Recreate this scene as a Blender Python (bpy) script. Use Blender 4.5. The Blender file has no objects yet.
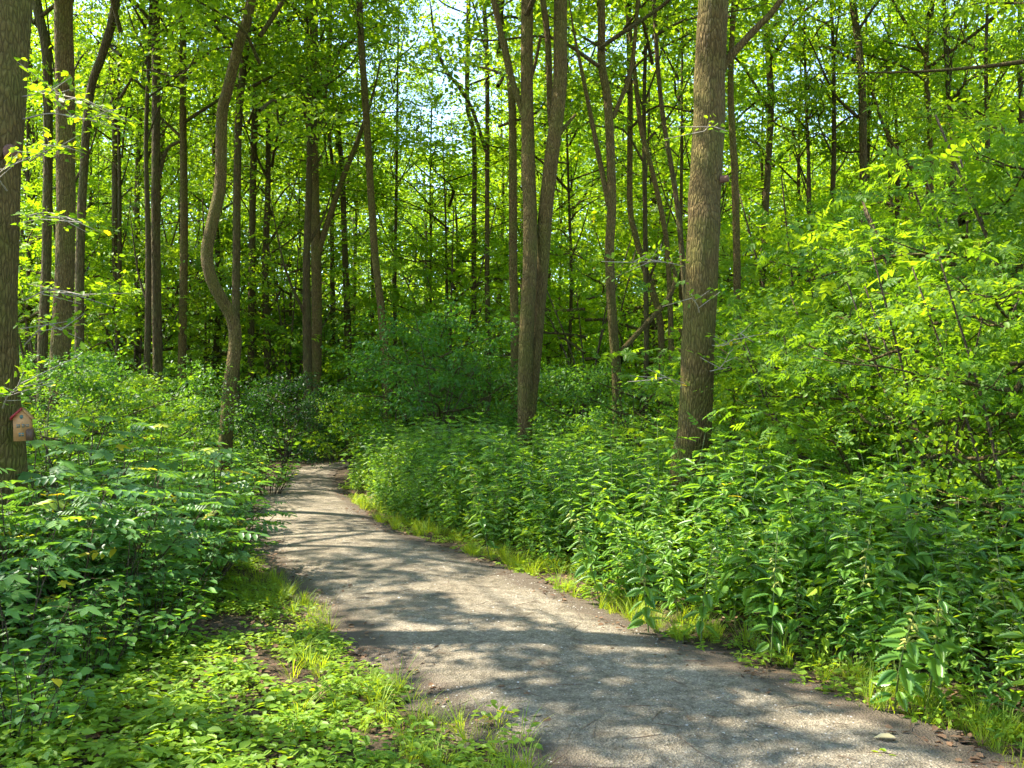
import bpy, math
import numpy as np
from mathutils import Vector
R = np.random.default_rng
scene = bpy.context.scene
COL = scene.collection

# ------------------------------------------------------------------ camera, sky, sun, exposure
F = 882.0                      # focal length in pixels of the 1024 wide frame
HZ, EYE = 398.0, 1.6           # horizon row and eye height
cam = bpy.data.objects.new('camera', bpy.data.cameras.new('camera')); COL.objects.link(cam)
cam.data.sensor_width = 36; cam.data.lens = F / 1024 * 36
cam.data.clip_start = .05; cam.data.clip_end = 900
cam.location = (0, 0, EYE)
cam.rotation_euler = (math.radians(90) + math.atan((HZ - 384) / F), 0, 0)
scene.camera = cam

SUN_EL, SUN_AZ = math.radians(55), math.radians(-76)     # azimuth from +Y towards +X
w = bpy.data.worlds.new('World'); scene.world = w; w.use_nodes = True
nt = w.node_tree; bg = nt.nodes['Background']
sky = nt.nodes.new('ShaderNodeTexSky'); sky.sky_type = 'NISHITA'; sky.sun_disc = False
sky.sun_elevation = SUN_EL; sky.sun_rotation = SUN_AZ; sky.air_density = 1.0; sky.dust_density = .6; sky.ozone_density = 2.0
nt.links.new(sky.outputs[0], bg.inputs[0]); bg.inputs[1].default_value = .15
S = Vector((math.sin(SUN_AZ) * math.cos(SUN_EL), math.cos(SUN_AZ) * math.cos(SUN_EL), math.sin(SUN_EL)))
sl = bpy.data.lights.new('sun', 'SUN'); sl.energy = 4.4; sl.angle = math.radians(.53); sl.color = (1, .93, .80)
so = bpy.data.objects.new('sun', sl); COL.objects.link(so); so.rotation_euler = S.to_track_quat('Z', 'Y').to_euler(); so.location = (0, 0, 30)
vs = scene.view_settings
vs.view_transform = 'Standard'; vs.look = 'None'; vs.exposure = 2.18; vs.gamma = 1
cy = scene.cycles
cy.max_bounces = 7; cy.diffuse_bounces = 4; cy.glossy_bounces = 2; cy.transmission_bounces = 5; cy.transparent_max_bounces = 4
cy.caustics_reflective = False; cy.caustics_refractive = False
cy.use_adaptive_sampling = True; cy.adaptive_threshold = .02; cy.use_denoising = True
cy.sample_clamp_indirect = 6

# ------------------------------------------------------------------ materials
def new_mat(name):
    m = bpy.data.materials.new(name); m.use_nodes = True
    n = m.node_tree; n.nodes.clear(); return m, n, n.nodes, n.links
def ramp(N, L, src, stops):
    r = N.new('ShaderNodeValToRGB'); e = r.color_ramp.elements
    while len(e) < len(stops): e.new(.5)
    for el, (p, c) in zip(e, stops): el.position = p; el.color = (*c, 1)
    L.new(src, r.inputs[0]); return r.outputs[0]
def noise(N, L, vec, scale, detail=4, rough=.6):
    t = N.new('ShaderNodeTexNoise'); t.inputs['Scale'].default_value = scale; t.inputs['Detail'].default_value = detail
    t.inputs['Roughness'].default_value = rough
    if vec is not None: L.new(vec, t.inputs['Vector'])
    return t.outputs['Fac']
def leaf_mat(name, dark, light, trans, yellow=.02, rough=.5, tw=.42, gloss=.5, ycol=(.45, .36, .02)):
    m, n, N, L = new_mat(name)
    at = N.new('ShaderNodeAttribute'); at.attribute_name = 'rnd'
    oi = N.new('ShaderNodeObjectInfo')
    c = ramp(N, L, at.outputs['Fac'], [(0, dark), (.93 - yellow, light), (.985 - yellow, tuple(min(1, v * 1.5) for v in light)), (1 - yellow * .6, ycol)])
    mu = N.new('ShaderNodeMix'); mu.data_type = 'RGBA'; mu.blend_type = 'MULTIPLY'; mu.inputs[0].default_value = 1
    L.new(c, mu.inputs[6]); L.new(oi.outputs['Color'], mu.inputs[7])
    tr = N.new('ShaderNodeMix'); tr.data_type = 'RGBA'; tr.blend_type = 'MULTIPLY'; tr.inputs[0].default_value = 1
    L.new(mu.outputs[2], tr.inputs[6]); tr.inputs[7].default_value = (*trans, 1)
    p = N.new('ShaderNodeBsdfPrincipled'); L.new(mu.outputs[2], p.inputs['Base Color'])
    p.inputs['Roughness'].default_value = rough; p.inputs['Specular IOR Level'].default_value = gloss
    t = N.new('ShaderNodeBsdfTranslucent'); L.new(tr.outputs[2], t.inputs[0])
    mx = N.new('ShaderNodeMixShader'); mx.inputs[0].default_value = tw
    L.new(p.outputs[0], mx.inputs[1]); L.new(t.outputs[0], mx.inputs[2])
    o = N.new('ShaderNodeOutputMaterial'); L.new(mx.outputs[0], o.inputs[0]); return m
TR = (3.0, 2.45, .6)
M = {}
M['leaf'] = leaf_mat('tree_leaf', (.060, .150, .013), (.148, .246, .018), (3.05, 2.45, .65), .012, .5, .5, .3)
M['shrubleaf'] = leaf_mat('shrub_leaf', (.055, .14, .024), (.10, .21, .026), TR, .006, .48, .45, .35)
M['broad'] = leaf_mat('broad_glossy_leaf', (.055, .145, .038), (.10, .215, .040), TR, .004, .40, .42, .5)
M['nettle'] = leaf_mat('nettle_leaf', (.065, .175, .028), (.15, .28, .038), TR, .006, .38, .45, .6)
M['herb'] = leaf_mat('herb_leaf', (.095, .20, .018), (.21, .31, .022), TR, .006, .5, .4, .35)
M['grass'] = leaf_mat('grass_blade', (.11, .20, .015), (.24, .32, .025), TR, .02, .5, .4, .3)
M['litter'] = leaf_mat('dead_leaf', (.10, .055, .03), (.20, .12, .065), (1, .8, .6), .1, .8, .15, .2, (.35, .27, .16))

def bark_mat(name, c1, c2, c3, vs_=1.0):
    m, n, N, L = new_mat(name)
    tc = N.new('ShaderNodeTexCoord'); mp = N.new('ShaderNodeMapping'); L.new(tc.outputs['Object'], mp.inputs[0])
    mp.inputs['Scale'].default_value = (1, 1, .24)
    a = noise(N, L, mp.outputs[0], 34 * vs_, 6, .65)
    b = noise(N, L, tc.outputs['Object'], 2.2, 3)
    v = N.new('ShaderNodeTexVoronoi'); v.feature = 'DISTANCE_TO_EDGE'; v.inputs['Scale'].default_value = 40 * vs_; L.new(mp.outputs[0], v.inputs[0])
    c = ramp(N, L, a, [(.3, c1), (.7, c2)])
    mo = ramp(N, L, b, [(.42, (0, 0, 0)), (.62, (1, 1, 1))])
    mx = N.new('ShaderNodeMix'); mx.data_type = 'RGBA'; L.new(mo, mx.inputs[0]); L.new(c, mx.inputs[6]); mx.inputs[7].default_value = (*c3, 1)
    sp = N.new('ShaderNodeSeparateXYZ'); L.new(tc.outputs['Object'], sp.inputs[0]); mr = N.new('ShaderNodeMapRange'); L.new(sp.outputs[2], mr.inputs[0]); mr.inputs[1].default_value = .2; mr.inputs[2].default_value = 2.2; mr.inputs[3].default_value = 1.2; mr.inputs[4].default_value = .55
    sc_ = N.new('ShaderNodeMath'); sc_.operation = 'MULTIPLY'; L.new(mr.outputs[0], sc_.inputs[1]); L.new(mo, sc_.inputs[0]); L.new(sc_.outputs[0], mx.inputs[0])
    # pale lichen specks
    l = ramp(N, L, noise(N, L, tc.outputs['Object'], 45, 2), [(.70, (0, 0, 0)), (.76, (.5, .5, .5))])
    m2 = N.new('ShaderNodeMix'); m2.data_type = 'RGBA'; L.new(l, m2.inputs[0]); L.new(mx.outputs[2], m2.inputs[6]); m2.inputs[7].default_value = (.22, .23, .15, 1)
    p = N.new('ShaderNodeBsdfPrincipled'); p.inputs['Roughness'].default_value = .9; p.inputs['Specular IOR Level'].default_value = .2
    fi = ramp(N, L, v.outputs['Distance'], [(.0, (.42, .4, .38)), (.16, (1, 1, 1))]); m3 = N.new('ShaderNodeMix'); m3.data_type = 'RGBA'; m3.blend_type = 'MULTIPLY'; m3.inputs[0].default_value = .8
    L.new(m2.outputs[2], m3.inputs[6]); L.new(fi, m3.inputs[7]); L.new(m3.outputs[2], p.inputs['Base Color'])
    ad = N.new('ShaderNodeMath'); ad.operation = 'MULTIPLY_ADD'; L.new(v.outputs['Distance'], ad.inputs[0]); ad.inputs[1].default_value = 1.6; L.new(a, ad.inputs[2])
    bp = N.new('ShaderNodeBump'); bp.inputs['Strength'].default_value = 1; bp.inputs['Distance'].default_value = .035
    L.new(ad.outputs[0], bp.inputs['Height']); L.new(bp.outputs[0], p.inputs['Normal'])
    o = N.new('ShaderNodeOutputMaterial'); L.new(p.outputs[0], o.inputs[0]); return m
M['bark'] = bark_mat('ridged_bark', (.088, .058, .018), (.215, .148, .048), (.135, .135, .022))
M['bark2'] = bark_mat('smooth_grey_bark', (.055, .038, .013), (.145, .10, .038), (.095, .10, .024), .6)
M['stem'] = leaf_mat('green_stem', (.09, .13, .04), (.13, .17, .05), (1, 1, 1), 0, .6, .1, .3)
M['twig'] = bark_mat('twig_bark', (.09, .06, .035), (.17, .12, .07), (.12, .10, .05), 1)

def plain(name, col, rough=.7, var=.25, scale=30):
    m, n, N, L = new_mat(name); tc = N.new('ShaderNodeTexCoord')
    c = ramp(N, L, noise(N, L, tc.outputs['Object'], scale), [(.3, tuple(v * (1 - var) for v in col)), (.7, tuple(v * (1 + var) for v in col))])
    p = N.new('ShaderNodeBsdfPrincipled'); p.inputs['Roughness'].default_value = rough; L.new(c, p.inputs['Base Color'])
    o = N.new('ShaderNodeOutputMaterial'); L.new(p.outputs[0], o.inputs[0]); return m
M['boxwood'] = plain('painted_peach_wood', (.42, .21, .07), .6, .15, 60)
M['boxroof'] = plain('painted_red_wood', (.30, .018, .018), .5, .15, 60)
M['boxwin'] = plain('painted_grey_green', (.07, .13, .11), .5)
M['boxdark'] = plain('dark_brown_wood', (.09, .045, .02), .6)
M['deadwood'] = plain('bare_dead_wood', (.30, .25, .19), .9, .3, 25)
M['scar'] = plain('cut_branch_scar', (.13, .06, .035), .8, .35, 40)

# soil
m, n, N, L = new_mat('leaf_littered_soil'); M['soil'] = m
tc = N.new('ShaderNodeTexCoord')
c1 = ramp(N, L, noise(N, L, tc.outputs['Object'], 9, 8, .7), [(.3, (.035, .026, .016)), (.55, (.085, .062, .038)), (.75, (.17, .125, .08))])
p = N.new('ShaderNodeBsdfPrincipled'); p.inputs['Roughness'].default_value = .95; p.inputs['Specular IOR Level'].default_value = .1; L.new(c1, p.inputs['Base Color'])
bp = N.new('ShaderNodeBump'); bp.inputs['Distance'].default_value = .04; L.new(noise(N, L, tc.outputs['Object'], 30, 6), bp.inputs['Height']); L.new(bp.outputs[0], p.inputs['Normal'])
L.new(p.outputs[0], N.new('ShaderNodeOutputMaterial').inputs[0])
# path
m, n, N, L = new_mat('compacted_gravel'); M['gravel'] = m
tc = N.new('ShaderNodeTexCoord')
big = noise(N, L, tc.outputs['Object'], 1.1, 4, .6); mid = noise(N, L, tc.outputs['Object'], 14, 5, .7)
vo = N.new('ShaderNodeTexVoronoi'); vo.inputs['Scale'].default_value = 95; L.new(tc.outputs['Object'], vo.inputs[0])
c1 = ramp(N, L, big, [(.3, (.18, .152, .108)), (.5, (.235, .2, .145)), (.7, (.29, .25, .185))])
c2 = ramp(N, L, mid, [(.34, (.42, .39, .35)), (.60, (1.1, 1.1, 1.1))])
c3 = ramp(N, L, vo.outputs['Color'], [(0, (.45, .44, .42)), (.75, (1.05, 1.05, 1.05)), (.95, (1.7, 1.62, 1.5))])
a1 = N.new('ShaderNodeMix'); a1.data_type = 'RGBA'; a1.blend_type = 'MULTIPLY'; a1.inputs[0].default_value = .75; L.new(c1, a1.inputs[6]); L.new(c2, a1.inputs[7])
a2 = N.new('ShaderNodeMix'); a2.data_type = 'RGBA'; a2.blend_type = 'MULTIPLY'; a2.inputs[0].default_value = .85; L.new(a1.outputs[2], a2.inputs[6]); L.new(c3, a2.inputs[7])
at = N.new('ShaderNodeAttribute'); at.attribute_name = 'edge'          # browner, litter-strewn margins
ea = N.new('ShaderNodeMath'); ea.operation = 'MULTIPLY_ADD'; L.new(mid, ea.inputs[0]); ea.inputs[1].default_value = .8; L.new(at.outputs['Fac'], ea.inputs[2])
es = ramp(N, L, ea.outputs[0], [(.75, (0, 0, 0)), (1.2, (1, 1, 1))])
a3 = N.new('ShaderNodeMix'); a3.data_type = 'RGBA'; L.new(es, a3.inputs[0]); L.new(a2.outputs[2], a3.inputs[6]); a3.inputs[7].default_value = (.10, .078, .055, 1)
p = N.new('ShaderNodeBsdfPrincipled'); p.inputs['Roughness'].default_value = .92; p.inputs['Specular IOR Level'].default_value = .15; L.new(a3.outputs[2], p.inputs['Base Color'])
hb = N.new('ShaderNodeMath'); hb.operation = 'MULTIPLY_ADD'; L.new(vo.outputs['Distance'], hb.inputs[0]); hb.inputs[1].default_value = .5; L.new(mid, hb.inputs[2])
bp = N.new('ShaderNodeBump'); bp.inputs['Strength'].default_value = .9; bp.inputs['Distance'].default_value = .02; L.new(hb.outputs[0], bp.inputs['Height']); L.new(bp.outputs[0], p.inputs['Normal'])
L.new(p.outputs[0], N.new('ShaderNodeOutputMaterial').inputs[0])
M['stone'] = leaf_mat('path_stone', (.14, .125, .10), (.36, .33, .28), (1, 1, 1), .02, .85, 0, .2, (.5, .47, .4))

# ------------------------------------------------------------------ mesh kit
class Geo:
    """verts, faces (flat index arrays + sizes), per-face rnd and material slot"""
    def __init__(s): s.V = []; s.I = []; s.S = []; s.Rn = []; s.Mt = []; s.n = 0
    def add(s, V, I, Sz, rn, mt=0):
        V = np.asarray(V, np.float32).reshape(-1, 3); s.V.append(V); s.I.append(np.asarray(I, np.int32).ravel() + s.n)
        Sz = np.asarray(Sz, np.int32); s.S.append(Sz); s.Rn.append(np.broadcast_to(np.asarray(rn, np.float32), Sz.shape).copy())
        s.Mt.append(np.broadcast_to(np.asarray(mt, np.int32), Sz.shape).copy()); s.n += len(V); return s
    def arrays(s): return [np.concatenate(a) for a in (s.V, s.I, s.S, s.Rn, s.Mt)]
    def mesh(s, name, mats, smooth=False):
        V, I, Sz, Rn, Mt = s.arrays(); me = bpy.data.meshes.new(name)
        me.vertices.add(len(V)); me.vertices.foreach_set('co', V.ravel())
        me.loops.add(len(I)); me.loops.foreach_set('vertex_index', I)
        me.polygons.add(len(Sz)); st = np.zeros(len(Sz), np.int32); st[1:] = np.cumsum(Sz)[:-1]
        me.polygons.foreach_set('loop_start', st)
        me.polygons.foreach_set('material_index', Mt)
        if smooth: me.polygons.foreach_set('use_smooth', np.ones(len(Sz), bool))
        for m_ in mats: me.materials.append(M[m_])
        me.update(calc_edges=True)
        a = me.attributes.new('rnd', 'FLOAT', 'FACE'); a.data.foreach_set('value', Rn)
        return me
def link(name, data, parent=None, loc=(0, 0, 0), rz=0, sc=None, color=None):
    o = bpy.data.objects.new(name, data); COL.objects.link(o)
    o.location = loc; o.rotation_euler = (0, 0, rz)
    if sc is not None: o.scale = sc if hasattr(sc, '__len__') else (sc, sc, sc)
    if parent: o.parent = parent
    if color: o.color = (*color, 1)
    return o
def tag(o, label=None, cat=None, group=None, kind=None):
    if label: o['label'] = label
    if cat: o['category'] = cat
    if group: o['group'] = group
    if kind: o['kind'] = kind
    return o

def unit(a): return a / np.maximum(np.linalg.norm(a, axis=-1, keepdims=True), 1e-9)
# leaf templates: verts (across, along, normal), index list, sizes
def T(V, Fc): return (np.array(V, float), np.array([i for f in Fc for i in f]), np.array([len(f) for f in Fc]))
KITE = T([(0, 0, 0), (.34, .45, .05), (0, 1, -.08), (-.34, .45, .05)], [(0, 1, 2, 3)])
OVATE = T([(0, 0, 0), (.27, .25, .07), (.25, .62, .03), (0, 1, -.12), (-.25, .62, .03), (-.27, .25, .07)], [(0, 1, 2, 3), (0, 3, 4, 5)])
OAK = T([(0, 0, 0), (.13, .22, .02), (.30, .40, .06), (.20, .52, .02), (.33, .72, .03), (.12, .92, -.04), (0, 1, -.08), (-.12, .92, -.04), (-.33, .72, .03), (-.20, .52, .02), (-.30, .40, .06), (-.13, .22, .02)],
        [(0, 1, 2, 3), (0, 3, 4, 5, 6), (0, 6, 7, 8, 9), (0, 9, 10, 11)])
def serrate(teeth=5, wid=.27, droop=.25, pinch=.8):
    V, Fc = [(0, 0, 0)], []
    for i in range(1, teeth + 1):
        t = i / teeth; V.append((0, t, -droop * t * t))
    for s_ in (1, -1):
        prev = 0
        for i in range(teeth):
            t0, t1 = i / teeth, (i + 1) / teeth
            wd = lambda t: wid * math.sin(math.pi * min(1, t ** pinch * .93 + .05)) ** .9
            a = len(V); tt = t0 + .62 / teeth
            V.append((s_ * wd(tt) * 1.12, tt + .05, -droop * tt * tt + .05))          # tooth tip
            if i < teeth - 1: V.append((s_ * wd(t1) * .84, t1, -droop * t1 * t1 + .035)); b = a + 1
            else: b = teeth
            if i == 0: Fc.append((0, a, b, 1))
            elif b == teeth and i == teeth - 1: Fc.append((i, prev, a, teeth))
            else: Fc.append((i, prev, a, b, i + 1))
            prev = b
    return T(V, Fc)
NETTLE = serrate(5); NETTLE_HI = serrate(8, .28, .3)
def palmate():
    V = [(0, 0, 0)]; out = []
    lobes = [(-125, .42), (-62, .78), (0, 1.0), (62, .78), (125, .42)]
    for k, (a, r) in enumerate(lobes):
        for da, rr in ((-19, .62), (-9, .80), (0, 1.0), (9, .80), (19, .62)):
            t = math.radians(a + da); out.append((math.sin(t) * r * rr * .62, .35 + math.cos(t) * r * rr * .65, -.10 * (r * rr) ** 2))
        if k < 4:
            t = math.radians(a + 31); out.append((math.sin(t) * .27, .35 + math.cos(t) * .27, .03))
    V = [(0, .35, .05)] + out + [(0, .28, 0)]
    n_ = len(V)
    return T(V, [(0, i, i + 1) for i in range(1, n_ - 1)] + [(0, n_ - 1, 1)])
PALM = palmate()
def pinnate(pairs=3):
    TV, TI, TS = OVATE; Vs, Fs = [(-.012, -.3, 0), (.012, -.3, 0), (0, .75, -.04)], [(0, 1, 2)]
    def put(y, ang, s_):
        b = len(Vs); c, s2 = math.cos(ang), math.sin(ang)
        for x_, y_, z_ in TV: Vs.append((x_ * .8 * s_ * c + y_ * s_ * s2, y + y_ * s_ * c - x_ * .8 * s_ * s2, z_ * s_ - .12 * abs(math.sin(ang)) * y_ * s_))
        Fs.extend([(b, b + 1, b + 2, b + 3), (b, b + 3, b + 4, b + 5)])
    for i in range(pairs):
        for sg in (1, -1): put(.0 + .23 * i, sg * 1.05, .42 - .03 * i)
    put(.62, 0, .42); return T(Vs, Fs)
PINN = pinnate()
def blade():
    return T([(-.010, 0, 0), (.010, 0, 0), (.010, .35, .02), (-.010, .35, .02), (.008, .7, -.05), (-.008, .7, -.05), (0, 1, -.25)], [(0, 1, 2, 3), (3, 2, 4, 5), (5, 4, 6)])
BLADE = blade()

def leaves(g, tmpl, O, D, Nn, size, rn, mt=0):
    TV, TI, TS = tmpl; n = len(O)
    if n == 0: return
    D = unit(D); X = unit(np.cross(D, Nn)); Z = np.cross(X, D); size = np.broadcast_to(size, (n,))
    V = O[:, None, :] + size[:, None, None] * (TV[None, :, 0:1] * X[:, None, :] + TV[None, :, 1:2] * D[:, None, :] + TV[None, :, 2:3] * Z[:, None, :])
    I = (TI[None, :] + (np.arange(n) * len(TV))[:, None]).ravel()
    g.add(V.reshape(-1, 3), I, np.tile(TS, n), np.repeat(np.broadcast_to(rn, (n,)), len(TS)), mt)

def tube(g, P, rad, sides=8, mt=0, rn=.5, bump=0, seed=0, cap=True, flare=0):
    P = np.asarray(P, float); rad = np.broadcast_to(np.asarray(rad, float), (len(P),)).copy(); n = len(P)
    Tn = unit(np.gradient(P, axis=0)); ref = np.array([0, 1, 0]) if abs(Tn[0][1]) < .8 else np.array([1, 0, 0])
    U = unit(np.cross(Tn, ref[None])); W = np.cross(Tn, U); a = np.linspace(0, 2 * math.pi, sides, endpoint=False)
    rr = rad[:, None] * np.ones((1, sides))
    if bump:
        q = R(seed); ph = q.random(8) * 6.28; z = np.linspace(0, 1, n)[:, None] * np.linalg.norm(P[-1] - P[0])
        rr *= 1 + bump * (np.sin(2 * a[None] + ph[0] + z * .8) * .5 + np.sin(3 * a[None] + ph[1] - z * 1.3) * .4 + np.sin(5 * a[None] + ph[2] + z * 3.1) * .3 + np.sin(z * 5 + ph[3] + a[None]) * .4)
    if flare:
        z = np.linalg.norm(P - P[0], axis=1)[:, None]; q = R(seed + 5); ph = q.random() * 6
        rr *= 1 + flare * np.exp(-z / .22) * (1 + .5 * np.sin(4 * a[None] + ph))
    V = P[:, None] + rr[..., None] * (np.cos(a)[None, :, None] * U[:, None] + np.sin(a)[None, :, None] * W[:, None])
    i = np.arange(n - 1)[:, None] * sides; j = np.arange(sides)[None]; j2 = (j + 1) % sides
    I = np.stack([i + j, i + j2, i + sides + j2, i + sides + j], -1).reshape(-1)
    Sz = np.full((n - 1) * sides, 4)
    V = V.reshape(-1, 3)
    if cap:
        I = np.concatenate([I, (n - 1) * sides + np.arange(sides)]); Sz = np.append(Sz, sides)
    g.add(V, I, Sz, rn, mt)
def smooth(P, k=6):
    """Catmull-Rom through points (n, d)"""
    P = np.asarray(P, float); Q = np.vstack([2 * P[0] - P[1], P, 2 * P[-1] - P[-2]]); out = []
    for i in range(1, len(Q) - 2):
        for t in np.linspace(0, 1, k, endpoint=False):
            a, b, c, d = Q[i - 1:i + 3]
            out.append(.5 * (2 * b + (c - a) * t + (2 * a - 5 * b + 4 * c - d) * t * t + (3 * b - a - 3 * c + d) * t ** 3))
    out.append(P[-1]); return np.array(out)

# ------------------------------------------------------------------ path line
def gp(px, py): d = EYE * F / (py - HZ); return ((px - 512) / F * d, d)
Ledge = [(540, 768), (480, 735), (430, 700), (385, 662), (330, 618), (288, 582), (262, 548), (247, 517), (254, 497), (285, 478), (308, 466)]
Redge = [(1010, 768), (905, 722), (790, 682), (700, 652), (610, 615), (520, 575), (450, 550), (392, 530), (356, 507), (336, 484), (343, 468)]
LW = [(1.9, -5.0), (1.5, -1.0), (.95, 1.6)] + [gp(*p) for p in Ledge] + [(-2.6, 24), (.2, 28.5), (6, 32), (14, 33.5)]
RW = [(4.6, -5.0), (4.2, -1.0), (3.2, 1.6)] + [gp(*p) for p in Redge] + [(-1.7, 21.6), (1.0, 26.3), (6, 30), (14, 31.5)]
LS, RS = smooth(LW, 8), smooth(RW, 8); MID = (LS + RS) / 2; HW = np.linalg.norm(LS - RS, axis=1) / 2
def path_d(x, y):
    """signed distance from the path border (negative = on the path) and side (+1 right)"""
    x = np.atleast_1d(x); y = np.atleast_1d(y); Pq = np.stack([x, y], -1); best = np.full(len(x), 1e9); side = np.zeros(len(x))
    for poly, sg in ((LS, -1), (RS, 1)):
        A, B = poly[:-1], poly[1:]; d = B - A
        for a, e in zip(A, d):
            t = np.clip(((Pq - a) @ e) / (e @ e), 0, 1); c = a + t[:, None] * e; dist = np.linalg.norm(Pq - c, axis=1)
            s_ = np.sign(e[1] * (Pq[:, 0] - a[0]) - e[0] * (Pq[:, 1] - a[1]))     # + = right of the edge
            upd = dist < best; best = np.where(upd, dist, best); val = s_ * sg
            side = np.where(upd, val * 10 + sg, side)
    outside = side > 5
    outside = (side / 10 > .5) | (side / 10 > .5)
    sd = np.where(np.round(side / 10) >= 1, best, -best); sgn = np.where(np.abs(side - 10 * np.round(side / 10) - 1) < .5, 1, -1)
    return sd, sgn

# ------------------------------------------------------------------ ground and path
xs = np.concatenate([np.linspace(-160, -14, 24), np.linspace(-13.6, 14, 120), np.linspace(15, 160, 24)])
ys = np.concatenate([np.linspace(-60, -3, 12), np.linspace(-2.6, 26, 130), np.linspace(27, 220, 34)])
X, Y = np.meshgrid(xs, ys)
sd, sg_ = path_d(X.ravel(), Y.ravel()); sd = sd.reshape(X.shape)
def ground_h(x, y, sd):
    b = .05 * np.sin(x * 1.3 + 1) * np.sin(y * 1.1) + .03 * np.sin(x * 3.1 + y * 2.3)
    return np.clip((sd - .15) / .8, 0, 1) * (b + .05) - .012
Z = ground_h(X, Y, sd)
V = np.stack([X, Y, Z], -1).reshape(-1, 3); nx, ny = len(xs), len(ys)
ii = (np.arange(ny - 1)[:, None] * nx + np.arange(nx - 1)[None]).ravel()
g = Geo(); g.add(V, np.stack([ii, ii + 1, ii + nx + 1, ii + nx], -1).ravel(), np.full(len(ii), 4), .5)
tag(link('ground', g.mesh('ground', ['soil'], True)), 'brown leaf littered woodland floor under the plants', None, None, 'structure')
# path sheet, slightly cambered, wavering border
rg = R(3); K = 21; n = len(MID)
Ld, Rd = smooth(LW, 40), smooth(RW, 40); n = len(Ld); q = np.arange(n)
wob = lambda ph: .035 * np.sin(q * .21 + ph) + .03 * np.sin(q * .53 + ph * 2) + .02 * np.sin(q * 1.37 + ph * 3)
u = np.linspace(-.03, 1.03, K)
dirn = unit(Rd - Ld); A = Ld + dirn * (-.05 + wob(1.))[:, None]; B = Rd + dirn * (.05 + wob(2.2))[:, None]
PV = A[:, None] * (1 - u)[None, :, None] + B[:, None] * u[None, :, None]
pz = .004 + .025 * (1 - (2 * u - 1) ** 2)[None, :] + .006 * np.sin(PV[..., 0] * 4) * np.sin(PV[..., 1] * 3.3)
V = np.concatenate([PV, np.broadcast_to(pz[..., None], PV.shape[:2] + (1,))], -1).reshape(-1, 3)
ii = (np.arange(n - 1)[:, None] * K + np.arange(K - 1)[None]).ravel()
g = Geo(); g.add(V, np.stack([ii, ii + 1, ii + K + 1, ii + K], -1).ravel(), np.full(len(ii), 4), .5)
me = g.mesh('path', ['gravel'], True)
a = me.attributes.new('edge', 'FLOAT', 'POINT'); a.data.foreach_set('value', np.tile(np.abs(2 * u - 1) ** 3, n).astype(np.float32))
tag(link('path', me), 'grey gravel footpath winding away through the wood', None, None, 'structure')
def path_z(x, y): return .02

# ------------------------------------------------------------------ crown and branch variants
UP = np.array([0, 0, 1.0])
def make_crown(seed, H, Rr, nl, per, leaf=.11, tm=OVATE, flat=.35, spray_r=.45, up=.55, sub=5, low=0., k=26):
    kk = k
    """leaves and branches of a crown whose axis runs from (0,0,0) to (0,0,H)"""
    q = R(seed); gb, gl = Geo(), Geo(); C, U = [], []
    for i in range(nl):
        t = (i + q.random()) / nl; z0 = H * (low + (1 - low) * t * .85); az = i * 2.4 + q.random() * .8
        prof = math.sin(math.pi * (.18 + .75 * t)) ** .8; ln = Rr * prof * (.75 + .5 * q.random()) + .3
        d = np.array([math.cos(az), math.sin(az), 0]); rise = up * ln * (.6 + .8 * q.random())
        p = [np.array([0, 0, z0])]
        for s_ in (.33, .66, 1.):
            p.append(np.array([0, 0, z0]) + d * ln * s_ + UP * rise * (s_ ** .8 if up > 0 else s_) + q.normal(0, .08 * ln, 3))
        P = smooth(p, 4); r0 = .012 * ln + .008
        tube(gb, P, np.linspace(r0, .005, len(P)), 5)
        for k in range(sub):
            s_ = .3 + .7 * (k + q.random()) / sub; b = P[int(s_ * (len(P) - 1))]; a2 = az + q.normal(0, .9); l2 = ln * (.22 + .3 * q.random())
            e = b + np.array([math.cos(a2), math.sin(a2), .15 + .45 * q.random()]) * l2
            tube(gb, np.array([b, (b + e) / 2 + q.normal(0, .03, 3), e]), [.008, .006, .003], 4)
            for m_ in range(per):
                f = (m_ + .7 + .3 * q.random()) / per; C.append(b + (e - b) * f + q.normal(0, .12 + .1 * l2, 3)); U.append((e - b) / l2)
        C.append(P[-1]); U.append(d)
    C, U = np.array(C), np.array(U); n = len(C); k = kk
    sz = q.uniform(.7, 1.25, n)
    az = q.random((n, k)) * 6.283; rad = np.sqrt(q.random((n, k))) * spray_r * sz[:, None]
    tilt = q.normal(0, .30, (n, 2))
    off = np.stack([np.cos(az) * rad, np.sin(az) * rad, q.normal(0, flat * spray_r * .4, (n, k)) - rad * rad * .35], -1)
    off[..., 2] += off[..., 0] * tilt[:, None, 0] + off[..., 1] * tilt[:, None, 1]
    O = (C[:, None] + off).reshape(-1, 3); D = unit(off * [1, 1, .3] + q.normal(0, .12, off.shape)).reshape(-1, 3); D[:, 2] -= .25
    Nn = UP + q.normal(0, .45, (n * k, 3))
    base = np.repeat(q.random(n), k)
    leaves(gl, tm, O, D, Nn, leaf * q.uniform(.45, 1.35, n * k), np.clip(.55 * base + .45 * q.random(n * k) , 0, 1) ** .9)
    # keep a few free yellow/bright values
    return gl, gb
def crown_pair(name, matl, *a, **k):
    gl, gb = make_crown(*a, **k)
    return gl.mesh(name + '_leaves', [matl]), gb.mesh(name + '_branches', ['bark2']), gl, matl
HIGH = [crown_pair('canopy%d' % i, 'leaf', 10 + i, 9.5, 2.8, 12, 4, leaf=.12, spray_r=.42, tm=OVATE, k=25) for i in range(4)]
TALL = [crown_pair('tall%d' % i, 'leaf', 30 + i, 15, 3.0, 18, 4, leaf=.15, spray_r=.5, tm=KITE, sub=6, k=15) for i in range(4)]
HIGH2 = HIGH[1:] + HIGH[:1]
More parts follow.
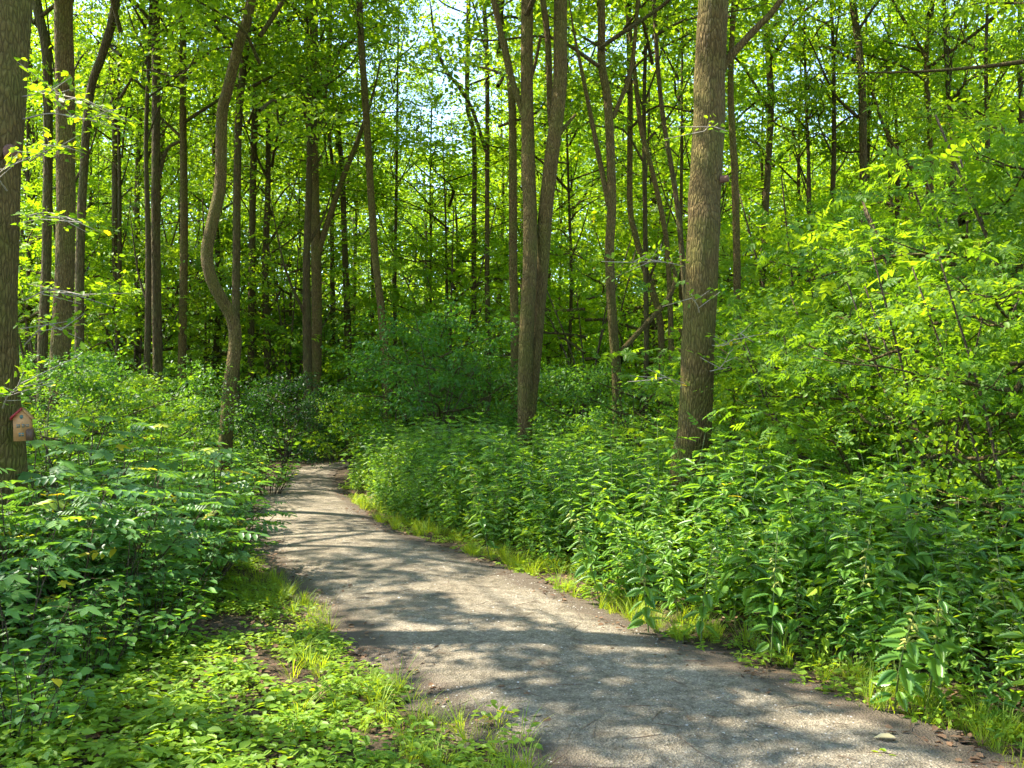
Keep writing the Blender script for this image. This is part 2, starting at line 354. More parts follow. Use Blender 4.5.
BUSH = [crown_pair('bush%d' % i, 'shrubleaf', 50 + i, 3.4, 1.7, 13, 4, leaf=.085, spray_r=.34, tm=OVATE, up=.35, sub=5) for i in range(4)]
SAPL = [crown_pair('sapling%d' % i, 'leaf', 70 + i, 3.3, 1.35, 14, 3, leaf=.145 if i % 2 == 0 else .062, spray_r=.30, k=13 if i % 2 == 0 else 32, tm=PINN if i % 2 == 0 else OVATE, up=.12, sub=5, flat=.07) for i in range(4)]

def world_line(tr, d, seed=0, wander=.12):
    """trace in picture columns/rows at a depth of d metres -> points in the world"""
    q = R(seed); ph = q.random(2) * 6
    return np.array([((px - 512) / F * d, d + wander * math.sin(i * 1.1 + ph[0]), EYE + (HZ - py) / F * d) for i, (px, py) in enumerate(tr)])

def trunk_geo(P, r, H, root, seed, sides=14, bump=.05, flare=.5, top=True, bark='bark'):
    """P ordered base to top; r radii; carries on above to height H"""
    P = [np.array(p) for p in P]; r = list(r)
    if top:
        s_ = P[-1] - P[-2]; s_ /= max(s_[2], .1); q = R(seed); z0 = P[-1][2]; lean = s_[:2]
        k = max(2, int((H - z0) / 2)); r1 = r[-1]
        for i in range(1, k + 1):
            z = z0 + (H - z0) * i / k; lean = lean * .7 + q.normal(0, .05, 2)
            P.append(np.array([P[-1][0] + lean[0] * (H - z0) / k, P[-1][1] + lean[1] * (H - z0) / k, z])); r.append(r1 * (1 - .85 * i / k))
    P = np.array(P); k = 7
    Q = smooth(np.column_stack([P, r]), k); g = Geo()
    tube(g, Q[:, :3] - root, Q[:, 3], sides, bump=bump, seed=seed, flare=flare); return g, Q

CANOPY = []
def add_crown(root, Q, z0, var, sc, rz, color, dens=1.0, name='crown'):
    rl = np.array(root.location); i = int(np.argmin(np.abs(Q[:, 2] - (z0 + 3)))); p = Q[i, :3]
    loc = (p[0] - rl[0], p[1] - rl[1], z0 - rl[2])
    link(name, opened(var, p[:2], z0, sc, rz) if any(var is h for h in HIGH) else var[0], root, loc, rz, sc, color); link('branches', var[1], root, loc, rz, sc)
# gaps cut into the crowns to put sun patches on chosen spots: (x, y, height, radius x, radius y, openness)
GAPS = [(.5, 7.3, .95, 1.7, 1.2, 1.0), (-2.7, 6.1, .9, .9, 1.0, .85), (-.9, 4.7, .1, .8, 1.5, .95), (1.5, 4.35, 0, .30, .12, 1), (.1, 5.0, 0, .24, .10, .95), (.75, 5.6, 0, .3, .10, .9), (.3, 6.4, 0, .2, .08, .9), (-.9, 7.3, 0, .3, .1, .9),
        (-3.6, 14, 0, 1.2, .25, .9), (-3.4, 12.6, 0, 1.0, .2, .9), (-2.7, 10.9, 0, .8, .18, .9), (-1.9, 9.4, 0, .7, .15, .9), (3.1, 7.4, 2.3, 1.4, 1.1, .9), (1.9, 5.4, .15, .6, .35, .95), (2.1, 4.6, .3, .5, .3, .95), (1.9, 6.4, .8, .9, .5, .9), (-3.4, 19, .8, 1.2, 1.5, .9), (-2.3, 8.2, .3, .35, .35, .8), (2.1, 3.7, 0, .4, .15, 1)]
def opened(var, xy, z0, sc, rz):
    gl = var[2]; V, I, Sz, Rn, Mt = gl.arrays(); nv = 6; L_ = V.reshape(-1, nv, 3); c = L_.mean(1) * np.array(sc if hasattr(sc, '__len__') else (sc,) * 3)
    cs, sn = math.cos(rz), math.sin(rz); W = np.stack([c[:, 0] * cs - c[:, 1] * sn + xy[0], c[:, 0] * sn + c[:, 1] * cs + xy[1], c[:, 2] + z0], -1)
    keep = np.ones(len(W), bool); q = R(9)
    for (gx, gy, gz, rx, ry, op) in GAPS:
        t = (W[:, 2] - gz) / S[2]; dx = (W[:, 0] - S[0] * t - gx) / rx; dy = (W[:, 1] - S[1] * t - gy) / ry
        rr = dx * dx + dy * dy + .35 * np.sin(dx * 7) * np.sin(dy * 6)
        keep &= ~((rr < 1) & (q.random(len(W)) < op))
    if keep.all(): return var[0]
    m_ = np.where(keep)[0]; g = Geo(); TS = OVATE[2]
    g.add(L_[m_].reshape(-1, 3), (OVATE[1][None] + (np.arange(len(m_)) * nv)[:, None]).ravel(), np.tile(TS, len(m_)), Rn.reshape(-1, len(TS))[m_].ravel())
    return g.mesh(var[0].name, [var[3]])

def tree(trace, d, w, label, H=16, crown=6.5, var=None, limbs=(), seed=1, color=(1, 1, 1), bark='bark', name='tree', cat='tree', group=None, sc=None, sides=14, crowns=1):
    """trace from the base up; w = widths in pixels at first and last trace point"""
    P = world_line(trace, d, seed); bx, by = P[0][:2]
    if P[0][2] > .05:
        P = np.vstack([[bx, by, -.05], P])
    tf = 1 if d < 10 else .88
    rr = np.interp(P[:, 2], [0, P[-1][2]], [w[0] / F * d / 2 * tf, w[1] / F * d / 2 * tf])
    root = link(name, None, None, (bx, by, 0)); tag(root, label, cat, group)
    g, Q = trunk_geo(P, rr, H, np.array([bx, by, 0]), seed, sides, bark=bark); link('trunk', g.mesh('trunk', [bark], True), root)
    for j, (tl, w0, w1, ext) in enumerate(limbs):
        LP = world_line(tl, d, seed + 9 + j, .1); k = int(np.argmin(np.linalg.norm(Q[:, [0, 2]] - LP[0][[0, 2]], axis=1)))
        LP[:, 1] += Q[k, 1] - LP[0, 1]; LP[1:, 1] += (R(seed + j).random() - .4) * .5
        rl = np.interp(np.arange(len(LP)), [0, len(LP) - 1], [w0 / F * d / 2, w1 / F * d / 2])
        gl, QL = trunk_geo(LP, rl, LP[-1][2] + ext, np.array([bx, by, 0]), seed + 20 + j, 9, .04, 0, top=ext > 0)
        link('limb', gl.mesh('limb', [bark], True), root)
    q = R(seed + 77)
    for c in range(crowns):
        v = (HIGH if var is None else var)[(seed + c) % 4]; s_ = sc or (H - crown) / (9.5 if v in HIGH else 15)
        s_ = s_ if hasattr(s_, '__len__') else (s_ * q.uniform(.9, 1.15),) * 2 + (s_,)
        add_crown(root, Q, crown, v, s_, q.random() * 6.28, color)
    return root, Q

YG = (1.14, 1.15, .75); MG = (1, 1, 1); DG = (.72, .82, .9); BG = (.66, .82, 1.0)  # YG: yellow-green leaf tint with backlit sun glow painted into it
SHOWN = {}
t_left, Q_left = tree([(1, 505), (-1, 380), (-3, 256), (-5, 100), (-6, 0)], 6.5, (51, 47), 'thick ridged trunk at the left border carrying the little wooden house', 15, 5.6, seed=1, sides=40)
t_big, Q_big = tree([(690, 470), (696, 423), (697, 341), (701, 253), (704, 200), (711, 133), (714, 67), (715, 0)], 8.5, (35, 30),
    'thickest bare trunk right of centre rising straight out of the nettles', 17, 6.6, seed=2, sides=40,
    limbs=[([(720, 75), (731, 55), (757, 27), (781, 0)], 10, 6, 1.5)])
tree([(58, 360), (60, 250), (62, 130), (63, 0)], 13, (23, 19), 'dark stout trunk just right of the trunk with the wooden house', 17, 6.8, seed=3, sc=(1.35, 1.35, 1.05))
tree([(44, 350), (44, 250), (42, 67), (32, 0)], 19, (11, 10), 'slender trunk leaning left behind the dark stout trunk', 19, 7.6, seed=4, bark='bark2')
tree([(82, 360), (80, 256), (80, 170), (85, 90), (100, 50), (115, 0)], 18, (10, 9), 'trunk bending sharply right high up beside the dark stout trunk', 17, 7.6, seed=5, bark='bark2')
tree([(119, 370), (116, 250), (114, 117), (108, 40)], 24, (7, 6), 'thin straight trunk between the bending trunk and two upright poles', 17, 8.3, seed=6, bark='bark2')
tree([(159, 382), (157, 256), (155, 167), (153, 83), (151, 0)], 21, (11, 9), 'upright dark pole trunk with a long side limb reaching up right', 19, 8.3, seed=7,
    limbs=[([(156, 185), (165, 150), (178, 140)], 5, 3, 0)], bark='bark2')
tree([(180, 382), (183, 250), (183, 130), (181, 0)], 23, (10, 7), 'slim paler pole trunk left of the trunk with the double bend', 19, 7.6, seed=8, bark='bark')
tree([(228, 440), (230, 385), (233, 345), (230, 318), (221, 298), (212, 276), (208, 250), (212, 215), (217, 180), (219, 117), (227, 90), (240, 43), (250, 0)], 15.5, (16, 11),
    'sinuous trunk with a double bend beside the start of the path', 16, 6.6, seed=9)
tree([(236, 420), (235, 256), (236, 110), (246, 20)], 22, (10, 8), 'straight trunk close behind the sinuous trunk', 19, 8.3, seed=10, bark='bark2')
tree([(250, 405), (250, 250), (254, 83), (258, 20)], 26, (8, 7), 'thin dark trunk just right of the sinuous trunk', 19, 8.3, seed=11, bark='bark2')
tree([(314, 430), (316, 340), (316, 250), (313, 120), (313, 0)], 24, (13, 9), 'forked trunk standing at the far bend of the path', 18, 8.3, seed=12,
    limbs=[([(317, 262), (322, 240), (342, 177), (356, 140)], 7, 5, 2.5), ([(315, 170), (306, 120), (297, 60)], 5, 4, 2), ([(314, 150), (322, 100), (327, 40)], 5, 4, 2)], crowns=1)
tree([(388, 405), (385, 356), (380, 306), (374, 253), (369, 167), (364, 83), (359, 0)], 22, (10, 7), 'gently leaning thin trunk right of the far bend of the path', 18, 10.5, seed=13)
tree([(334, 415), (333, 330), (331, 240)], 29, (7, 5), 'nearly black thin trunk right of the forked trunk, left one of two', 17, 7.6, seed=14, bark='bark2')
tree([(349, 412), (348, 330), (344, 240), (340, 160)], 28, (9, 6), 'nearly black trunk right of the forked trunk, right one of two', 17, 7.6, seed=15, bark='bark2')
tree([(474, 330), (474, 250), (474, 140), (467, 100), (468, 0)], 27, (6, 5), 'very thin upright trunk, first left of the twin stemmed tree pair', 18, 10.5, seed=16, bark='bark2')
tree([(488, 330), (487, 256), (487, 67), (484, 0)], 25, (6, 5), 'very thin trunk with a long bare limb curving up to the left', 18, 10.5, seed=17, bark='bark2',
    limbs=[([(486, 150), (469, 100), (442, 60), (432, 20)], 4, 3, 1)])
tree([(515, 340), (513, 256), (512, 100), (504, 43), (498, 0)], 20, (11, 8), 'trunk half hidden just behind the twin stemmed tree', 19, 7.6, seed=18, bark='bark')
tree([(525, 470), (525, 426), (526, 340), (530, 256), (529, 167), (527, 83), (527, 0)], 13.5, (18, 14), 'central twin stemmed tree with two tall stems from one foot', 17, 6.8, seed=19, sides=24, crowns=1,
    limbs=[([(528, 420), (532, 383), (539, 306), (543, 256), (547, 200), (555, 133), (560, 83), (561, 0)], 15, 14, 7), ([(528, 120), (520, 100), (508, 60), (494, 0)], 7, 6, 2),
           ([(554, 138), (551, 100), (549, 40), (544, 0)], 7, 6, 2), ([(556, 138), (566, 122), (577, 108)], 5, 3, 0), ([(529, 82), (536, 55), (541, 30)], 4, 3, 0)])
tree([(618, 440), (617, 380), (612, 320), (609, 256), (612, 200), (609, 100), (603, 60), (602, 0)], 14.5, (12, 9), 'slim trunk with a low limb hooking up toward the thickest trunk', 15, 6.5, seed=20,
    limbs=[([(614, 115), (632, 67), (639, 0)], 5, 4, 1.5), ([(609, 205), (596, 133), (584, 77)], 6, 4, 1.5), ([(618, 355), (642, 329), (669, 299), (677, 276), (671, 262)], 6, 4, 0)])
tree([(660, 330), (645, 270), (636, 233), (631, 200), (631, 100), (629, 17)], 20, (8, 6), 'thin curved trunk behind the hooking limb', 17, 7.6, seed=21, bark='bark')
tree([(672, 340), (668, 256), (662, 217), (651, 167), (642, 127), (636, 67), (630, 20)], 19, (7, 5), 'thin trunk leaning left just left of the thickest trunk', 16, 7.6, seed=22, bark='bark')
tree([(686, 340), (681, 250), (676, 190), (663, 100), (656, 0)], 17, (7, 5), 'thin trunk slanting up left from behind the thickest trunk', 16, 7.6, seed=23, bark='bark2')
tree([(742, 400), (738, 300), (736, 253), (734, 167), (732, 83)], 18, (10, 7), 'slim trunk close on the right of the thickest trunk', 16, 9.0, seed=24)
tree([(764, 330), (765, 253), (769, 167), (771, 100), (767, 27)], 23, (8, 7), 'dark upright trunk second to the right of the thickest trunk', 18, 7.6, seed=25, bark='bark2')
tree([(863, 330), (862, 253), (863, 150), (863, 67), (857, 0)], 22, (9, 8), 'dark straight trunk at the middle of the sunlit right side', 18, 7.6, seed=26, bark='bark2')
tree([(931, 320), (931, 247), (932, 133), (931, 55), (937, 0)], 22, (7, 5), 'pale thin trunk forking high over the right hand saplings', 17, 7.6, seed=27, bark='bark',
    limbs=[([(932, 56), (921, 30), (901, 0)], 4, 3, 1), ([(931, 187), (897, 140), (874, 73)], 4, 3, 0)])
# ------------------------------------------------------------------ unseen trees added outside the frame to shade the path, and the wood behind
q = R(5)
shade_tree_spots = [(-8.4, 10.8, 3.4), (9.8, 14.6, 3.2), (9.4, 9.5, 3.0), (-6.9, 5.6, 3.2), (-6, -1, 3), (7.2, 3.0, 3.), (3.6, -4, 3), (-10.4, 5.2, 3)]
def generic_trunk(seed, H, r, lean=.35, bark='bark2'):
    q = R(seed); z = np.linspace(-.05, H, 7); ph = q.random() * 6.28; P = [(math.cos(ph) * lean * (max(v, 0) / H) ** 1.5 + .1 * math.sin(v * .8 + ph), math.sin(ph) * lean * (max(v, 0) / H) ** 1.5 + .1 * math.cos(v * .7), v) for v in z]
    P = np.array(P); P[:, :2] -= P[0, :2]
    g = Geo(); Q = smooth(np.column_stack([P, r * (1 - .85 * (np.maximum(z, 0) / H) ** 1.2)]), 4); tube(g, Q[:, :3], Q[:, 3], 10, bump=.05, seed=seed, flare=.4)
    for k in range(5):                       # a few bare ascending limbs
        i = int(len(Q) * (.25 + .12 * k)); b = Q[i, :3]; a = q.random() * 6.28; l = 1.6 + q.random() * 1.4
        Lp = smooth([b, b + np.array([math.cos(a) * .45, math.sin(a) * .45, .5]) * l, b + np.array([math.cos(a) * .8, math.sin(a) * .8, 1.35]) * l], 3)
        tube(g, Lp, np.linspace(Q[i, 3] * .45, .012, len(Lp)), 6)
    return g.mesh('trunk', [bark], True)
TRK = [generic_trunk(200 + i, 15, .13 + .02 * i) for i in range(5)]
def generic_tree(x, y, label, group, crown0=5.5, H=15, var=HIGH, i=0, color=MG, rs=1.0, name='tree', tr=1.0):
    q = R(int(abs(x * 131 + y * 977)) + i); root = link(name, None, None, (x, y, 0), q.random() * 6.28); tag(root, label, 'tree', group)
    s_ = H / 15; link('trunk', TRK[i % 5], root, sc=(tr, tr, s_))
    v = var[i % 4]; h0 = 15 if var is TALL else 9.5
    z = (H - crown0) / h0; sc = (rs * q.uniform(.9, 1.1),) * 2 + (z,)
    link('crown', opened(v, (x, y), crown0, sc, root.rotation_euler[2]) if var is HIGH else v[0], root, (0, 0, crown0), 0, sc, color); link('branches', v[1], root, (0, 0, crown0), 0, sc)
    return root
for i, (x, y, _) in enumerate(shade_tree_spots):
    generic_tree(x, y, ['tree outside the left border behind the house trunk', 'tree outside the right border farther back than the saplings', 'tree just outside the right border behind the saplings', 'tree outside the left border level with the house trunk',
        'tree standing behind the viewer on the left', 'tree outside the right border beside the grass verge', 'tree standing behind the viewer on the right', 'tree farthest outside the left border, shading the ground cover'][i], 'trees standing outside the view', 5.8, 15, HIGH, i, MG, 1.5 if i == 0 else 1.3 if i in (3, 7) else 1.0)

# far trees: individuals in loose bands from 26 m to 62 m
MARKS = [(-200, 'picture border'), (5, 'house trunk'), (62, 'stout trunk'), (118, 'thin trunk'), (158, 'first pole trunk'), (183, 'pale pole trunk'), (229, 'sinuous trunk'), (315, 'forked trunk'), (380, 'leaning trunk'), (480, 'long limbed trunk'),
         (530, 'twin stems'), (612, 'hooked limb trunk'), (700, 'thickest trunk'), (767, 'dark upright trunk'), (863, 'dark straight trunk'), (931, 'pale forking trunk'), (1300, 'right border')]
PENDING = []
def name_repeats():
    slots = {}
    for o, px, desc, kind in PENDING:
        i = max(j for j, m_ in enumerate(MARKS) if m_[0] <= max(px, -199)); slots.setdefault((desc, kind, i), []).append((px, o))
    ords = ['first', 'second', 'third', 'fourth', 'fifth', 'sixth', 'seventh', 'eighth', 'ninth', 'tenth', 'eleventh', 'twelfth', 'thirteenth', 'fourteenth', 'fifteenth']
    for (desc, kind, i), lst in slots.items():
        lst.sort(key=lambda t: t[0]); a, b = MARKS[i][1], MARKS[min(i + 1, len(MARKS) - 1)][1]
        for k, (px, o) in enumerate(lst):
            o['label'] = f'{desc} {kind} between {a} and {b}' if len(lst) == 1 else f'{ords[k]} {desc} {kind} from left between {a} and {b}'
            o['group'] = {'tree': 'trees standing deeper in the wood', 'bush': 'understorey bushes between the trees'}[kind]
zone = lambda px: 'left of the bend of the path' if px < 300 else 'between the forked trunk and the twin stems' if px < 520 else 'between the twin stems and the thickest trunk' if px < 690 else 'deep behind the thickest trunk, sunlit right side'
q = R(11); nfar = 0
for band, (d0, d1, cnt) in enumerate([(25, 31, 13), (31, 39, 17), (39, 50, 22), (50, 64, 26)]):
    for k in range(cnt):
        px = -80 + 1190 * (k + .15 + .7 * q.random()) / cnt; d = d0 + (d1 - d0) * q.random(); x = (px - 512) / F * d
        if abs(path_d(x, d)[0][0]) < .6 or path_d(x, d)[0][0] < 0: x += 2.5
        gap = (395 < px < 470) or (770 < px < 850)                     # lower crowns where sky shows
        H = q.uniform(14, 18) + (0, 0, 2, 5)[band] - (1.5 if gap else 0)
        if 385 < px < 480: H = min(H, 1.6 + d * .32)
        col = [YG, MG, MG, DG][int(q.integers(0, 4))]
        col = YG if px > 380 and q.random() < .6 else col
        nm = ['slim', 'slim', 'thin distant', 'thin faraway'][band]
        tint = {YG: 'yellow green', MG: 'mid green', DG: 'dark green'}[col]
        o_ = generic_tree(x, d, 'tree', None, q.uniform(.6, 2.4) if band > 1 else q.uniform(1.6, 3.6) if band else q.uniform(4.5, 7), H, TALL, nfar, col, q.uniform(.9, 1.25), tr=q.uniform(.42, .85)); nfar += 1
        PENDING.append((o_, px, f'{nm} {tint} leaved', 'tree'))
for k in range(46):                                                    # bare poles with small high crowns
    d = q.uniform(18, 36); px = -20 + 1060 * ((k * .618 + .3) % 1); x = (px - 512) / F * d
    if path_d(x, d)[0][0] < .8: continue
    o_ = generic_tree(x, d, 'tree', None, q.uniform(6, 8.5), q.uniform(14, 17), HIGH2, k, YG, .6, tr=q.uniform(.35, .62)); PENDING.append((o_, px, 'bare stemmed pole', 'tree'))

# far wood: one mass of foliage at the back
g = Geo(); q = R(21); n = 11000
ang = q.uniform(-.75, .75, n); dist = q.uniform(64, 84, n); X = np.sin(ang) * dist; Yv = np.cos(ang) * dist
top = 25 + 3 * np.sin(X * .21) + 2 * np.sin(X * .57 + 1) - 5 * np.exp(-((X + 6.5) / 4) ** 2) - 3 * np.exp(-((X - 24) / 6) ** 2)
Zc = top * q.random(n) ** 1.1; k = 30
C = np.stack([X, Yv, Zc], -1); off = q.normal(0, 1, (n, k, 3)) * [1.1, 1.1, .55]
O = (C[:, None] + off).reshape(-1, 3); D = q.normal(0, 1, O.shape); D[:, 2] *= .3
leaves(g, KITE, O, D, UP + q.normal(0, .6, O.shape), q.uniform(.25, .45, n * k), np.clip(np.repeat(q.random(n), k) * .6 + .4 * q.random(n * k), 0, 1))
tag(link('far_wood', g.mesh('far_wood', ['leaf']), color=YG), 'far off mass of woodland foliage closing the view', None, None, 'stuff')

g = Geo(); q = R(22); n = 7000
ang = q.uniform(-.75, .75, n); dist = q.uniform(56, 78, n); X = np.sin(ang) * dist; Yv = np.cos(ang) * dist; k = 30
C = np.stack([X, Yv, 8.5 * q.random(n)], -1); O = (C[:, None] + q.normal(0, 1, (n, k, 3)) * [1.1, 1.1, .5]).reshape(-1, 3); D = q.normal(0, 1, O.shape); D[:, 2] *= .3
leaves(g, KITE, O, D, UP + q.normal(0, .6, O.shape), q.uniform(.22, .42, n * k), np.clip(np.repeat(q.random(n), k) * .6 + .4 * q.random(n * k), 0, .9))
tag(link('far_undergrowth', g.mesh('far_undergrowth', ['shrubleaf'])), 'far off bushes filling the wood at trunk height', None, None, 'stuff')
# ------------------------------------------------------------------ shrubs
def stems_geo(seed, h, nst, spread, r=.014, mat='twig'):
    q = R(seed); g = Geo()
    for k in range(nst):
        a = k * 6.28 / nst + q.random(); e = np.array([math.cos(a) * spread, math.sin(a) * spread, h * (.75 + .3 * q.random())])
        P = smooth([(0, 0, -.03), e * [.25, .25, .45] + q.normal(0, .04, 3), e], 5); tube(g, P, np.linspace(r, r * .35, len(P)), 6)
    return g.mesh('stems', [mat], True)
STM = [stems_geo(300 + i, 3.2, 6, .8, .022) for i in range(3)]
def shrub(x, y, label, sc=1.0, var=BUSH, i=0, color=MG, z=.15, name='shrub', cat='shrub', group=None, h=None):
    q = R(int(abs(x * 77 + y * 311)) + i); root = link(name, None, None, (x, y, 0), q.random() * 6.28); tag(root, label, cat, group)
    s3 = (sc, sc, h if h else sc); link('stems', STM[i % 3], root, sc=s3)
    link('foliage', var[i % 4][0], root, (0, 0, z), 0, s3, color); link('branches', var[i % 4][1], root, (0, 0, z), 0, s3)
    return root
def at(px, d): return (px - 512) / F * d, d
# broad dark bushes in the middle distance, one by one
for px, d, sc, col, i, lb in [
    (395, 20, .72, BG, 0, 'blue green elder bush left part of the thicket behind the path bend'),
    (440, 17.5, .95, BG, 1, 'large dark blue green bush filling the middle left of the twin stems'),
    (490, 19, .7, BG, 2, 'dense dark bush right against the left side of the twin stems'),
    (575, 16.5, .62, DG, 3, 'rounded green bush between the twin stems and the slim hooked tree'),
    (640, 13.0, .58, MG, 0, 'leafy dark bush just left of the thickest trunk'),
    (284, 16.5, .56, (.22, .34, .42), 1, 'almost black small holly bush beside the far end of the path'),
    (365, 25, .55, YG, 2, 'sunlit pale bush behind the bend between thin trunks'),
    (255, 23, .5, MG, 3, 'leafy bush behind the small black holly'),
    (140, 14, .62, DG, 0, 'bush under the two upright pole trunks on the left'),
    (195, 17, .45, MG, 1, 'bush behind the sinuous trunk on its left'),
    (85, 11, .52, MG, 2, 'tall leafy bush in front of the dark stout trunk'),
    (20, 10.5, .6, DG, 3, 'bushy growth behind the trunk with the wooden house'),
    (750, 12.5, .7, MG, 1, 'green bush right of the thickest trunk below the slim trunk'),
    (820, 14, .85, DG, 2, 'broad bush below the dark straight trunk on the right'),
    (900, 13, 1.1, MG, 3, 'mid green bush under the pale forking trunk'),
    (985, 12, 1.15, DG, 0, 'big bush at the right border behind the saplings')]:
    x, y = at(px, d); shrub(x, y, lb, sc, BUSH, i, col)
# hazel understorey filling the wood between 17 m and 34 m
q = R(31)
for k in range(34):
    d = q.uniform(25, 42); px = -40 + 1120 * ((k * .618) % 1); x, y = at(px, d)
    if path_d(x, y)[0][0] < 1.3: continue
    dark = q.random() < .25
    lb = f"{'dark' if dark else 'light green'} understorey bush {zone(px)}"
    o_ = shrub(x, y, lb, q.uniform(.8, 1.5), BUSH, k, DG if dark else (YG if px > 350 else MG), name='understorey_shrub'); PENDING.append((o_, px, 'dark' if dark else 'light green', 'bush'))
name_repeats()
# saplings with layered sprays on the right and left
for px, d, sc, col, i, lb in [
    (800, 9.5, .8, MG, 0, 'slender sapling with layered sprays right of the thickest trunk'),
    (870, 8.2, .74, MG, 1, 'sapling holding flat sunlit sprays over the tall nettles'),
    (935, 7.2, .84, DG, 2, 'deep green sapling second from the right border'),
    (1010, 6.4, .8, MG, 3, 'tall leaning sapling at the right border'),
    (965, 9.8, 1.35, DG, 0, 'taller sapling behind the two sunlit saplings on the right'),
    (850, 11.5, 1.0, YG, 2, 'sapling with pale leaves in front of the dark straight trunk'),
    (1060, 8.5, 1.35, MG, 0, 'sapling half outside the right border with hanging pale sprays'),
    (730, 11, .62, YG, 3, 'small sunlit sapling touching the right side of the thickest trunk'),
    (120, 12.5, .62, MG, 2, 'young sapling above the broad leaved plants on the left'),
    (60, 9.0, .5, MG, 3, 'young sapling beside the trunk with the wooden house'),
    (350, 20.5, .55, YG, 0, 'small yellow green sapling at the inside of the path bend'),
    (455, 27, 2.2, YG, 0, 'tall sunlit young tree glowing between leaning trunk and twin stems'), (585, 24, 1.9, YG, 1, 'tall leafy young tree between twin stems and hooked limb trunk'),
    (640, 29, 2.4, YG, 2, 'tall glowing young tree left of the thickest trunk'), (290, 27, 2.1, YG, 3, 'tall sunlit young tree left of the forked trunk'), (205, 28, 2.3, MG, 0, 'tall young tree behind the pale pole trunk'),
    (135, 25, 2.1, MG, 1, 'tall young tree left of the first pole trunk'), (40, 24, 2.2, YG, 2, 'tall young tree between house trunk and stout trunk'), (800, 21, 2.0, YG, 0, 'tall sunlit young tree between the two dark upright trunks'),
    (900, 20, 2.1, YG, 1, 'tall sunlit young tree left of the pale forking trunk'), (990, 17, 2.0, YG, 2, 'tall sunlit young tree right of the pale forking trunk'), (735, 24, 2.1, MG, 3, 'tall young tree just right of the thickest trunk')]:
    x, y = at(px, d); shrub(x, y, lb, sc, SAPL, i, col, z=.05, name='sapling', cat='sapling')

# ------------------------------------------------------------------ herb plants
def herb_geo(seed, h, pairs, leaf, tm, stem=.004, droop=.25, lean=.12, mat=('nettle', 'stem'), flower=False):
    q = R(seed); g = Geo(); ph = q.random() * 6.28; top = np.array([math.cos(ph) * lean * h, math.sin(ph) * lean * h, h])
    P = smooth([(0, 0, -.03), top * [.25, .25, .5], top], 4); tube(g, P, np.linspace(stem, stem * .4, len(P)), 5, 1)
    O, D, Z, Sx = [], [], [], []
    for i in range(pairs):
        t = .12 + .88 * (i + .5) / pairs; c = top * [t ** 1.6, t ** 1.6, t]; a = i * 1.571 + q.normal(0, .25)
        s_ = leaf * (1 - .62 * abs(t - .45) ** 1.3 * (1.6 if t > .45 else .9)) * q.uniform(.85, 1.15)
        for b in (0, math.pi):
            d = np.array([math.cos(a + b), math.sin(a + b), q.uniform(-.3, .3) - droop * (1 - t) + .1 * t]); O.append(c + d * .02); D.append(d); Z.append(UP + q.normal(0, .2, 3)); Sx.append(s_)
    for b in range(5):
        a = b * 1.257; O.append(top); D.append((math.cos(a), math.sin(a), .9)); Z.append(UP + 1.2 * np.array([-math.cos(a), -math.sin(a), 0])); Sx.append(leaf * .35)
    n = len(O); leaves(g, tm, np.array(O), np.array(D, float), np.array(Z), np.array(Sx), q.random(n), 0)
    if flower:
        for i in range(int(pairs * .45)):
            t = .58 + .4 * i / (pairs * .45); c = top * t
            for b in range(3):
                a = q.random() * 6.28; e = c + np.array([math.cos(a) * .05, math.sin(a) * .05, -.01]); tube(g, [c, (c + e) / 2 + [0, 0, .012], e], [.004, .008, .003], 4, 1, .99)
    return g.arrays()
def herb_bush(seed, r, h, n, leaf, tm):
    q = R(seed); g = Geo(); a = q.random(n) * 6.28; rr = np.sqrt(q.random(n)) * r; z = h * (1 - (rr / r) ** 2 * .6) * q.uniform(.35, 1, n)
    O = np.stack([np.cos(a) * rr, np.sin(a) * rr, z], -1); D = np.stack([np.cos(a + q.normal(0, .6, n)), np.sin(a + q.normal(0, .6, n)), q.uniform(-.5, .4, n)], -1)
    leaves(g, tm, O, D, UP + q.normal(0, .35, (n, 3)), leaf * q.uniform(.6, 1.2, n), q.random(n), 0); return g.arrays()
def scatter(variants, X, Y, sc, seed, Zv=None, jitter=.2):
    """many copies of small plants merged in one stuff mesh"""
    q = R(seed); g = Geo(); n = len(X); v = q.integers(0, len(variants), n); yaw = q.random(n) * 6.28
    sdv, _ = path_d(X, Y); Zv = ground_h(X, Y, sdv) if Zv is None else Zv; tx, ty = q.normal(0, jitter, (2, n)); tone = q.random(n)
    for k, (VV, II, SS, RR, MM) in enumerate(variants):
        s_ = np.where(v == k)[0]; m_ = len(s_)
        if not m_: continue
        c, s = np.cos(yaw[s_])[:, None], np.sin(yaw[s_])[:, None]; z = VV[None, :, 2]
        x = VV[None, :, 0] * c - VV[None, :, 1] * s + tx[s_][:, None] * z; y = VV[None, :, 0] * s + VV[None, :, 1] * c + ty[s_][:, None] * z
        S_ = sc[s_][:, None]; W = np.stack([x * S_ + X[s_][:, None], y * S_ + Y[s_][:, None], z * S_ + Zv[s_][:, None]], -1)
        g.add(W.reshape(-1, 3), (II[None] + (np.arange(m_) * len(VV))[:, None]).ravel(), np.tile(SS, m_), np.clip(np.tile(RR, m_) * .55 + np.repeat(tone[s_], len(SS)) * .45, 0, 1), np.tile(MM, m_))
    return g
def wedge(n, d0, d1, seed, k=.75, pad=2.5, pw=.5):
    q = R(seed); y = d0 + (d1 - d0) * q.random(n) ** pw; x = (q.random(n) * 2 - 1) * (k * np.maximum(y, 0) + pad); return x, y
def arr(g): return g.arrays()

